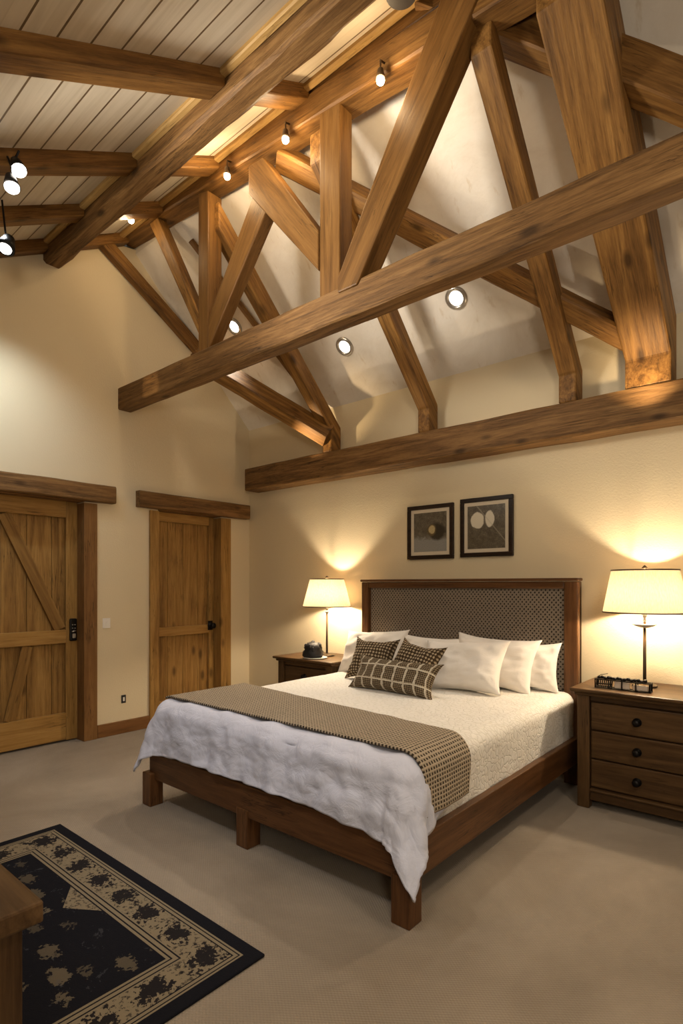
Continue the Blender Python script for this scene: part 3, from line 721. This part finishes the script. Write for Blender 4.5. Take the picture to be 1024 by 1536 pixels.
# ------------------------------------------------------------------ table lamps
def table_lamp(x, y, z, zb, zt, rb, rt, label, dish):
    t = thing('table_lamp', (x, y, z), label, 'lamp', 'table lamps beside the bed')
    G().lathe((x, y, z), [(.001, 0), (.07, 0), (.07, .010), (.05, .018), (.016, .026), (.001, .027)], 32).obj('base', M['bronze'], t, smooth=False)
    G().lathe((x, y, z), [(.0095, .02), (.010, .1), (.0085, zb-z-.06), (.001, zb-z-.06)], 16).obj('pole', M['bronze'], t, smooth=True)
    if dish:
        G().lathe((x, y, zb-.085), [(.001, -.012), (.02, -.012), (.05, -.002), (.074, .012), (.070, .014), (.03, .008), (.001, .006)], 32).obj('dish', M['finial'], t, smooth=True)
    else:
        G().sphere((x, y, zb-.052), .017, 1, 1, .9).obj('collar', M['nickel'], t, smooth=True)
    G().lathe((x, y, zb-.06), [(.006, 0), (.012, .01), (.006, .02), (.013, .035), (.013, .06), (.001, .061)], 20).obj('socket', M['nickel'], t, smooth=True)
    # shade: open frustum, thin wall
    g = G(); seg = 64; v = []
    for rr, zz in ((rb, zb), (rt, zt), (rt-.003, zt), (rb-.003, zb)):
        for k in range(seg): a = 2*PI*k/seg; v.append((x+rr*math.cos(a), y+rr*math.sin(a), zz))
    sh = mesh('lamp_shade', v[:2*seg], [(k, (k+1) % seg, seg+(k+1) % seg, seg+k) for k in range(seg)], M['shade'], t, smooth=True)
    for rr, zz in ((rb, zb), (rt, zt)):
        g = G(); pr = [(rr-.004, -.004), (rr+.003, -.004), (rr+.003, .004), (rr-.004, .004)]
        g.lathe((x, y, zz), pr+[pr[0]], seg, cap=False); g.obj('rim', M['bronze'], sh, smooth=False)
    g = G()
    for k in range(3):
        a = 2*PI*k/3; g.tube([(x, y, zt-.02), (x+rt*math.cos(a), y+rt*math.sin(a), zt-.004)], .0022, 6)
    g.tube([(x+.03, y, zb+.0), (x+.055, y, zb+.08), (x+.03, y, zt-.03), (x, y, zt-.02)], .0018, 6)
    g.tube([(x-.03, y, zb+.0), (x-.055, y, zb+.08), (x-.03, y, zt-.03), (x, y, zt-.02)], .0018, 6)
    g.obj('harp', M['bronze'], t)
    G().lathe((x, y, zt-.02), [(.006, 0), (.004, .025), (.015, .03), (.016, .036), (.009, .045), (.001, .052)], 16).obj('finial', M['bronze'], t, smooth=True)
    G().sphere((x, y, zb+.085), .024, 1, 1, 1.25).obj('bulb', M['bulb_lamp'], t, smooth=True)
L1 = table_lamp(-.822, 3.84, .726, 1.182, 1.441, .236, .187, 'table lamp with cream shade and pale dish, at right edge', True)
L2 = table_lamp(-3.461, 3.845, .696, 1.153, 1.404, .222, .157, 'table lamp with cream shade on the left nightstand', False)

# ornament on the right nightstand
t = thing('metal_ornament', (-.89, 3.62, .726), 'black openwork metal ornament on nightstand in front of lamp', 'ornament')
X0, Y0, Z0, Lx = -1.045, 3.60, .726, .30
g = G()
for y in (Y0, Y0+.05):
    for z in (Z0+.004, Z0+.052):
        g.box(X0, X0+Lx, y-.003, y+.003, z-.003, z+.003)
    for k in range(5): g.box(X0+Lx*k/4-.004*(k == 4), X0+Lx*k/4+.006, y-.003, y+.003, Z0+.001, Z0+.055)
for k in range(5):
    g.box(X0+Lx*k/4, X0+Lx*k/4+.005, Y0, Y0+.05, Z0+.001, Z0+.006); g.box(X0+Lx*k/4, X0+Lx*k/4+.005, Y0, Y0+.05, Z0+.049, Z0+.055)
g.obj('frame', M['black_metal'], t)
g = G()
for k in range(9): g.tube([(X0+.01+k*.011, Y0-.004, Z0+.008), (X0+.014+k*.011, Y0-.004, Z0+.05)], .003, 6)
g.tube([(X0+.008, Y0, Z0+.026), (X0+.10, Y0, Z0+.03)], .004, 6)
g.obj('grille', M['black_metal'], t)
g = G()
for k in range(15): g.sphere((X0+.02+k*.018, Y0+.025, Z0+.062+.003*math.sin(k*2.3)), .012, 1, 1.2, .8, 10)
g.obj('scrollwork', M['black_metal'], t, smooth=True)
G().tube([(X0+.01, Y0+.02, Z0+.06), (X0+.03, Y0+.02, Z0+.078), (X0+.07, Y0+.02, Z0+.088)], .002, 6).obj('wire', M['black_metal'], t)
G().box(X0+.11, X0+.19, Y0+.01, Y0+.04, Z0+.008, Z0+.046).obj('cream_block', M['finial'], t, bevel=.002)
G().box(X0+.21, X0+.29, Y0+.01, Y0+.04, Z0+.008, Z0+.036).obj('cream_block', M['finial'], t, bevel=.002)
# dark pot of foliage/knit on the left nightstand
t = thing('dark_ornament', (-3.44, 3.66, .696), 'lumpy black ornament on white saucer on left nightstand', 'ornament')
ox, oy, oz = -3.465, 3.66, .696
G().lathe((ox+.03, oy, oz), [(.001, 0), (.07, 0), (.11, .008), (.108, .010), (.06, .005), (.001, .005)], 32).obj('saucer', M['white_plastic'], t, smooth=True)
g = G().lathe((ox, oy, oz+.006), [(.001, 0), (.08, .0), (.093, .02), (.092, .05), (.078, .068), (.08, .085), (.07, .11), (.045, .13), (.001, .135)], 28)
g.v = [(ox+(x-ox)*(1+.22*noise.noise(Vector((x*30, y*30, z*34)))), oy+(y-oy)*(1+.22*noise.noise(Vector((y*30, z*34, x*30)))), z) for x, y, z in g.v]
g.obj('body', M['dark_plastic'], t, smooth=True)
g = G()
for k in range(60):
    a = random.uniform(0, 2*PI); rr = random.uniform(.005, .078)
    g.sphere((ox+rr*math.cos(a), oy+rr*math.sin(a), oz+.125-rr*.45+random.uniform(-.02, .02)), random.uniform(.008, .016), 1, 1, random.uniform(1, 1.9), 8)
g.obj('crown', M['dark_plastic'], t, smooth=True)

# ------------------------------------------------------------------ framed pictures
def art(kind):
    t = NT('photo print '+kind); uv = t.coord('UV'); xyz = t.sep(uv); x, y = xyz[0], xyz[1]
    n = t.noise(uv, 7, 6, .7, .5); f = t.noise(uv, 45, 3, .7)
    base = t.ramp(t.math('ADD', t.math('MULTIPLY', n, .5), t.math('MULTIPLY', f, .5)), [(.35, (.035, .028, .018)), (.55, (.12, .1, .07)), (.7, (.26, .22, .16))])
    def blob(cx, cy, rx, ry, soft=.25):
        a = t.math('DIVIDE', t.math('SUBTRACT', x, cx), rx); b = t.math('DIVIDE', t.math('SUBTRACT', y, cy), ry)
        d = t.math('ADD', t.math('MULTIPLY', a, a), t.math('MULTIPLY', b, b))
        d = t.math('ADD', d, t.math('MULTIPLY', t.math('SUBTRACT', n, .5), .9))
        return t.ramp(d, [(1-soft if 1-soft < 1 else .9, (1, 1, 1)), (1.0, (0, 0, 0))])
    if kind == 'nest':
        low = t.ramp(t.math('ADD', y, t.math('MULTIPLY', t.math('SUBTRACT', n, .5), .5)), [(.30, (1, 1, 1)), (.42, (0, 0, 0))])
        c = t.mix(low, base, t.mix(f, (.10, .10, .095), (.36, .35, .33)))
        c = t.mix(blob(.72, .5, .28, .25, .5), c, (.03, .022, .014))
        c = t.mix(blob(.56, .55, .15, .16), c, (.1, .07, .03)); c = t.mix(blob(.56, .56, .11, .12, .4), c, t.mix(f, (.12, .08, .03), (.75, .62, .34)))
    else:
        c = t.mix(blob(.27, .66, .19, .2), base, (.62, .57, .46)); c = t.mix(blob(.6, .68, .13, .2), c, (.62, .57, .46))
        line = t.math('LESS_THAN', t.math('ABSOLUTE', t.math('SUBTRACT', t.math('ADD', x, t.math('MULTIPLY', y, .9)), 1.15)), .02)
        c = t.mix(t.math('MULTIPLY', line, .35), c, (.4, .36, .28))
    t.color(c); t.rough(.3); return t.m
M['frame_w'] = wood('dark picture frame', (.010, .006, .004), (.022, .013, .008), (.04, .024, .015), 0, .35, knots=False, bump=.1)
M['mat_board'] = plain('mat board', (.60, .52, .40), .8, 0, .08)
def picture(x0, x1, z0, z1, kind, label):
    t = thing('framed_picture', ((x0+x1)/2, YA, (z0+z1)/2), label, 'picture', 'framed pictures above the headboard')
    y1 = YA-.001; y0 = YA-.028; w = .034
    g = G().box(x0, x1, y0, y1, z1-w, z1).box(x0, x1, y0, y1, z0, z0+w).box(x0, x0+w, y0, y1, z0+w, z1-w).box(x1-w, x1, y0, y1, z0+w, z1-w)
    g.obj('frame', M['frame_w'], t, bevel=.004)
    G().box(x0+w-.002, x1-w+.002, y0+.012, y1-.004, z0+w-.002, z1-w+.002).obj('mat', M['mat_board'], t)
    a = w+.030; X0, X1, Z0, Z1 = x0+a, x1-a, z0+a, z1-a
    yy = y0+.0095
    o = mesh('print', [(X0, yy, Z0), (X1, yy, Z0), (X1, yy, Z1), (X0, yy, Z1), (X0, yy+.002, Z0), (X1, yy+.002, Z0), (X1, yy+.002, Z1), (X0, yy+.002, Z1)],
             [(0, 1, 2, 3), (4, 5, 6, 7), (0, 1, 5, 4), (1, 2, 6, 5), (2, 3, 7, 6), (3, 0, 4, 7)], art(kind), t, uvs=[(0, 0), (1, 0), (1, 1), (0, 1)]*2)
picture(-2.715, -2.27, 1.567, 2.024, 'nest', 'dark framed print of a round nest over pale ground, left picture')
picture(-2.207, -1.763, 1.572, 2.039, 'wings', 'dark framed print with two white leaf shapes, right picture')

# ------------------------------------------------------------------ rug
def rugmat():
    t = NT('patterned wool rug'); v = t.coord('Object'); xyz = t.sep(v)
    x, y = xyz[0], xyz[1]
    NAVY = (.010, .010, .014); TAN = (.25, .20, .13); TAN2 = (.15, .12, .08)
    hw, hh = RW/2, RH/2
    dx = t.math('SUBTRACT', hw, t.math('ABSOLUTE', x)); dy = t.math('SUBTRACT', hh, t.math('ABSOLUTE', y))
    d = t.math('MINIMUM', dx, dy)
    n = t.noise(v, 34, 3, .6); n2 = t.noise(v, 11, 5, .75, .6); wv = t.noise(v, 240, 2, .5)
    # motifs in the border: blobs at a regular pitch
    px = t.math('SUBTRACT', t.math('FRACT', t.math('DIVIDE', t.math('ADD', x, 10.0), .20)), .5)
    py = t.math('SUBTRACT', t.math('FRACT', t.math('DIVIDE', t.math('ADD', y, 10.0), .20)), .5)
    isx = t.math('LESS_THAN', dy, dx)       # band runs along x
    pp = t.math('ADD', t.math('MULTIPLY', isx, px), t.math('MULTIPLY', t.math('SUBTRACT', 1.0, isx), py))
    q = t.math('DIVIDE', t.math('SUBTRACT', d, .145), .115)
    rr = t.math('SQRT', t.math('ADD', t.math('MULTIPLY', t.math('MULTIPLY', pp, pp), 2.0), t.math('MULTIPLY', q, q)))
    n3 = t.noise(v, 70, 3, .7)
    mot = t.math('ADD', t.math('SUBTRACT', .42, rr), t.math('ADD', t.math('MULTIPLY', t.math('SUBTRACT', n, .5), 1.2), t.math('MULTIPLY', t.math('SUBTRACT', n3, .5), 1.4)))
    motf = t.math('GREATER_THAN', mot, .0)
    vine = t.math('GREATER_THAN', t.math('ADD', t.math('MULTIPLY', n3, .8), t.math('MULTIPLY', n, .5)), .70)
    bandc = t.mix(t.math('MAXIMUM', motf, t.math('MULTIPLY', vine, .7)), TAN, (.02, .017, .018))
    vo = t.new('ShaderNodeTexVoronoi'); vo.inputs['Scale'].default_value = 6.2; vo.inputs['Randomness'].default_value = .55
    mp = t.coord('Object', (1, 1.5, 1), (0, 0, .4)); t.l.new(mp, vo.inputs['Vector'])
    sz = t.math('MULTIPLY', t.sep(vo.outputs['Color'])[0], .22)
    fl = t.math('GREATER_THAN', t.math('ADD', t.math('SUBTRACT', t.math('ADD', sz, .14), vo.outputs['Distance']), t.math('ADD', t.math('MULTIPLY', t.math('SUBTRACT', n, .5), .5), t.math('MULTIPLY', t.math('SUBTRACT', n3, .5), .5))), .0)
    fc = t.mix(t.math('MULTIPLY', fl, t.math('ADD', .35, t.math('MULTIPLY', t.sep(vo.outputs['Color'])[1], .6))), NAVY, TAN2)
    sp = t.math('GREATER_THAN', t.math('ADD', n2, t.math('MULTIPLY', n3, .3)), .78); fc = t.mix(t.math('MULTIPLY', sp, .35), fc, (.09, .09, .10))
    def tooth(cx, cy, sx, sy):
        return t.math('GREATER_THAN', t.math('SUBTRACT', t.math('SUBTRACT', 1.0, t.math('DIVIDE', t.math('ABSOLUTE', t.math('SUBTRACT', x, cx)), sx)), t.math('DIVIDE', t.math('ABSOLUTE', t.math('SUBTRACT', y, cy)), sy)), 0.0)
    fc = t.mix(tooth(.0, hh-.25, .15, .10), fc, bandc)
    c = fc
    c = t.mix(t.step(d, .055, .255), c, bandc)
    for lo, hi, cc in ((.205, .255, TAN), (.211, .217, NAVY), (.232, .238, NAVY), (.249, .255, NAVY), (.055, .085, TAN), (.063, .068, NAVY), (.080, .085, NAVY)):
        c = t.mix(t.step(d, lo, hi), c, cc)
    c = t.mix(t.math('LESS_THAN', d, .055), c, NAVY)
    c = t.mix(t.math('MULTIPLY', wv, .4), c, t.mix(1.0, c, (.5, .5, .5), 'MULTIPLY'))
    t.color(c); t.rough(.95); t.b.inputs['Specular IOR Level'].default_value = .1; t.bump(t.math('ADD', wv, n), .4, .004); return t.m
RX0, RX1, RY1 = -3.24, -1.53, 1.365; RY0 = -.75
RW, RH = RX1-RX0, RY1-RY0
o = G().box(-RW/2, RW/2, -RH/2, RH/2, 0, .011).obj('area_rug', rugmat(), origin=(0, 0, 0), bevel=.004)
o.location = ((RX0+RX1)/2, (RY0+RY1)/2, .001)
tag(o, 'navy area rug with tan patterned border on the carpet', 'rug')

# ------------------------------------------------------------------ dresser at lower left
t = thing('dresser', (-1.75, .1, 0), 'brown wooden chest cut off at the lower left corner', 'dresser')
dx0, dx1, dy0, dy1, dh = -2.35, -1.215, -.30, .48, .70
G().box(dx0, dx1, dy0, dy1, dh-.045, dh).obj('top', M['ns_x'], t, bevel=.006)
for x in (dx0+.03, dx1-.085):
    for y in (dy0+.03, dy1-.085):
        G().box(x, x+.055, y, y+.055, 0, dh-.046).obj('leg', M['ns_z'], t, bevel=.003)
for x in (dx0+.045, dx1-.065):
    G().box(x, x+.02, dy0+.09, dy1-.093, .08, dh-.046).obj('side_panel', M['ns_z'], t, bevel=.002)
G().box(dx0+.09, dx1-.09, dy1-.07, dy1-.05, .08, dh-.046).obj('back_panel', M['ns_x'], t)
G().box(dx0+.09, dx1-.09, dy0+.05, dy0+.07, .08, dh-.046).obj('front_panel', M['ns_x'], t)
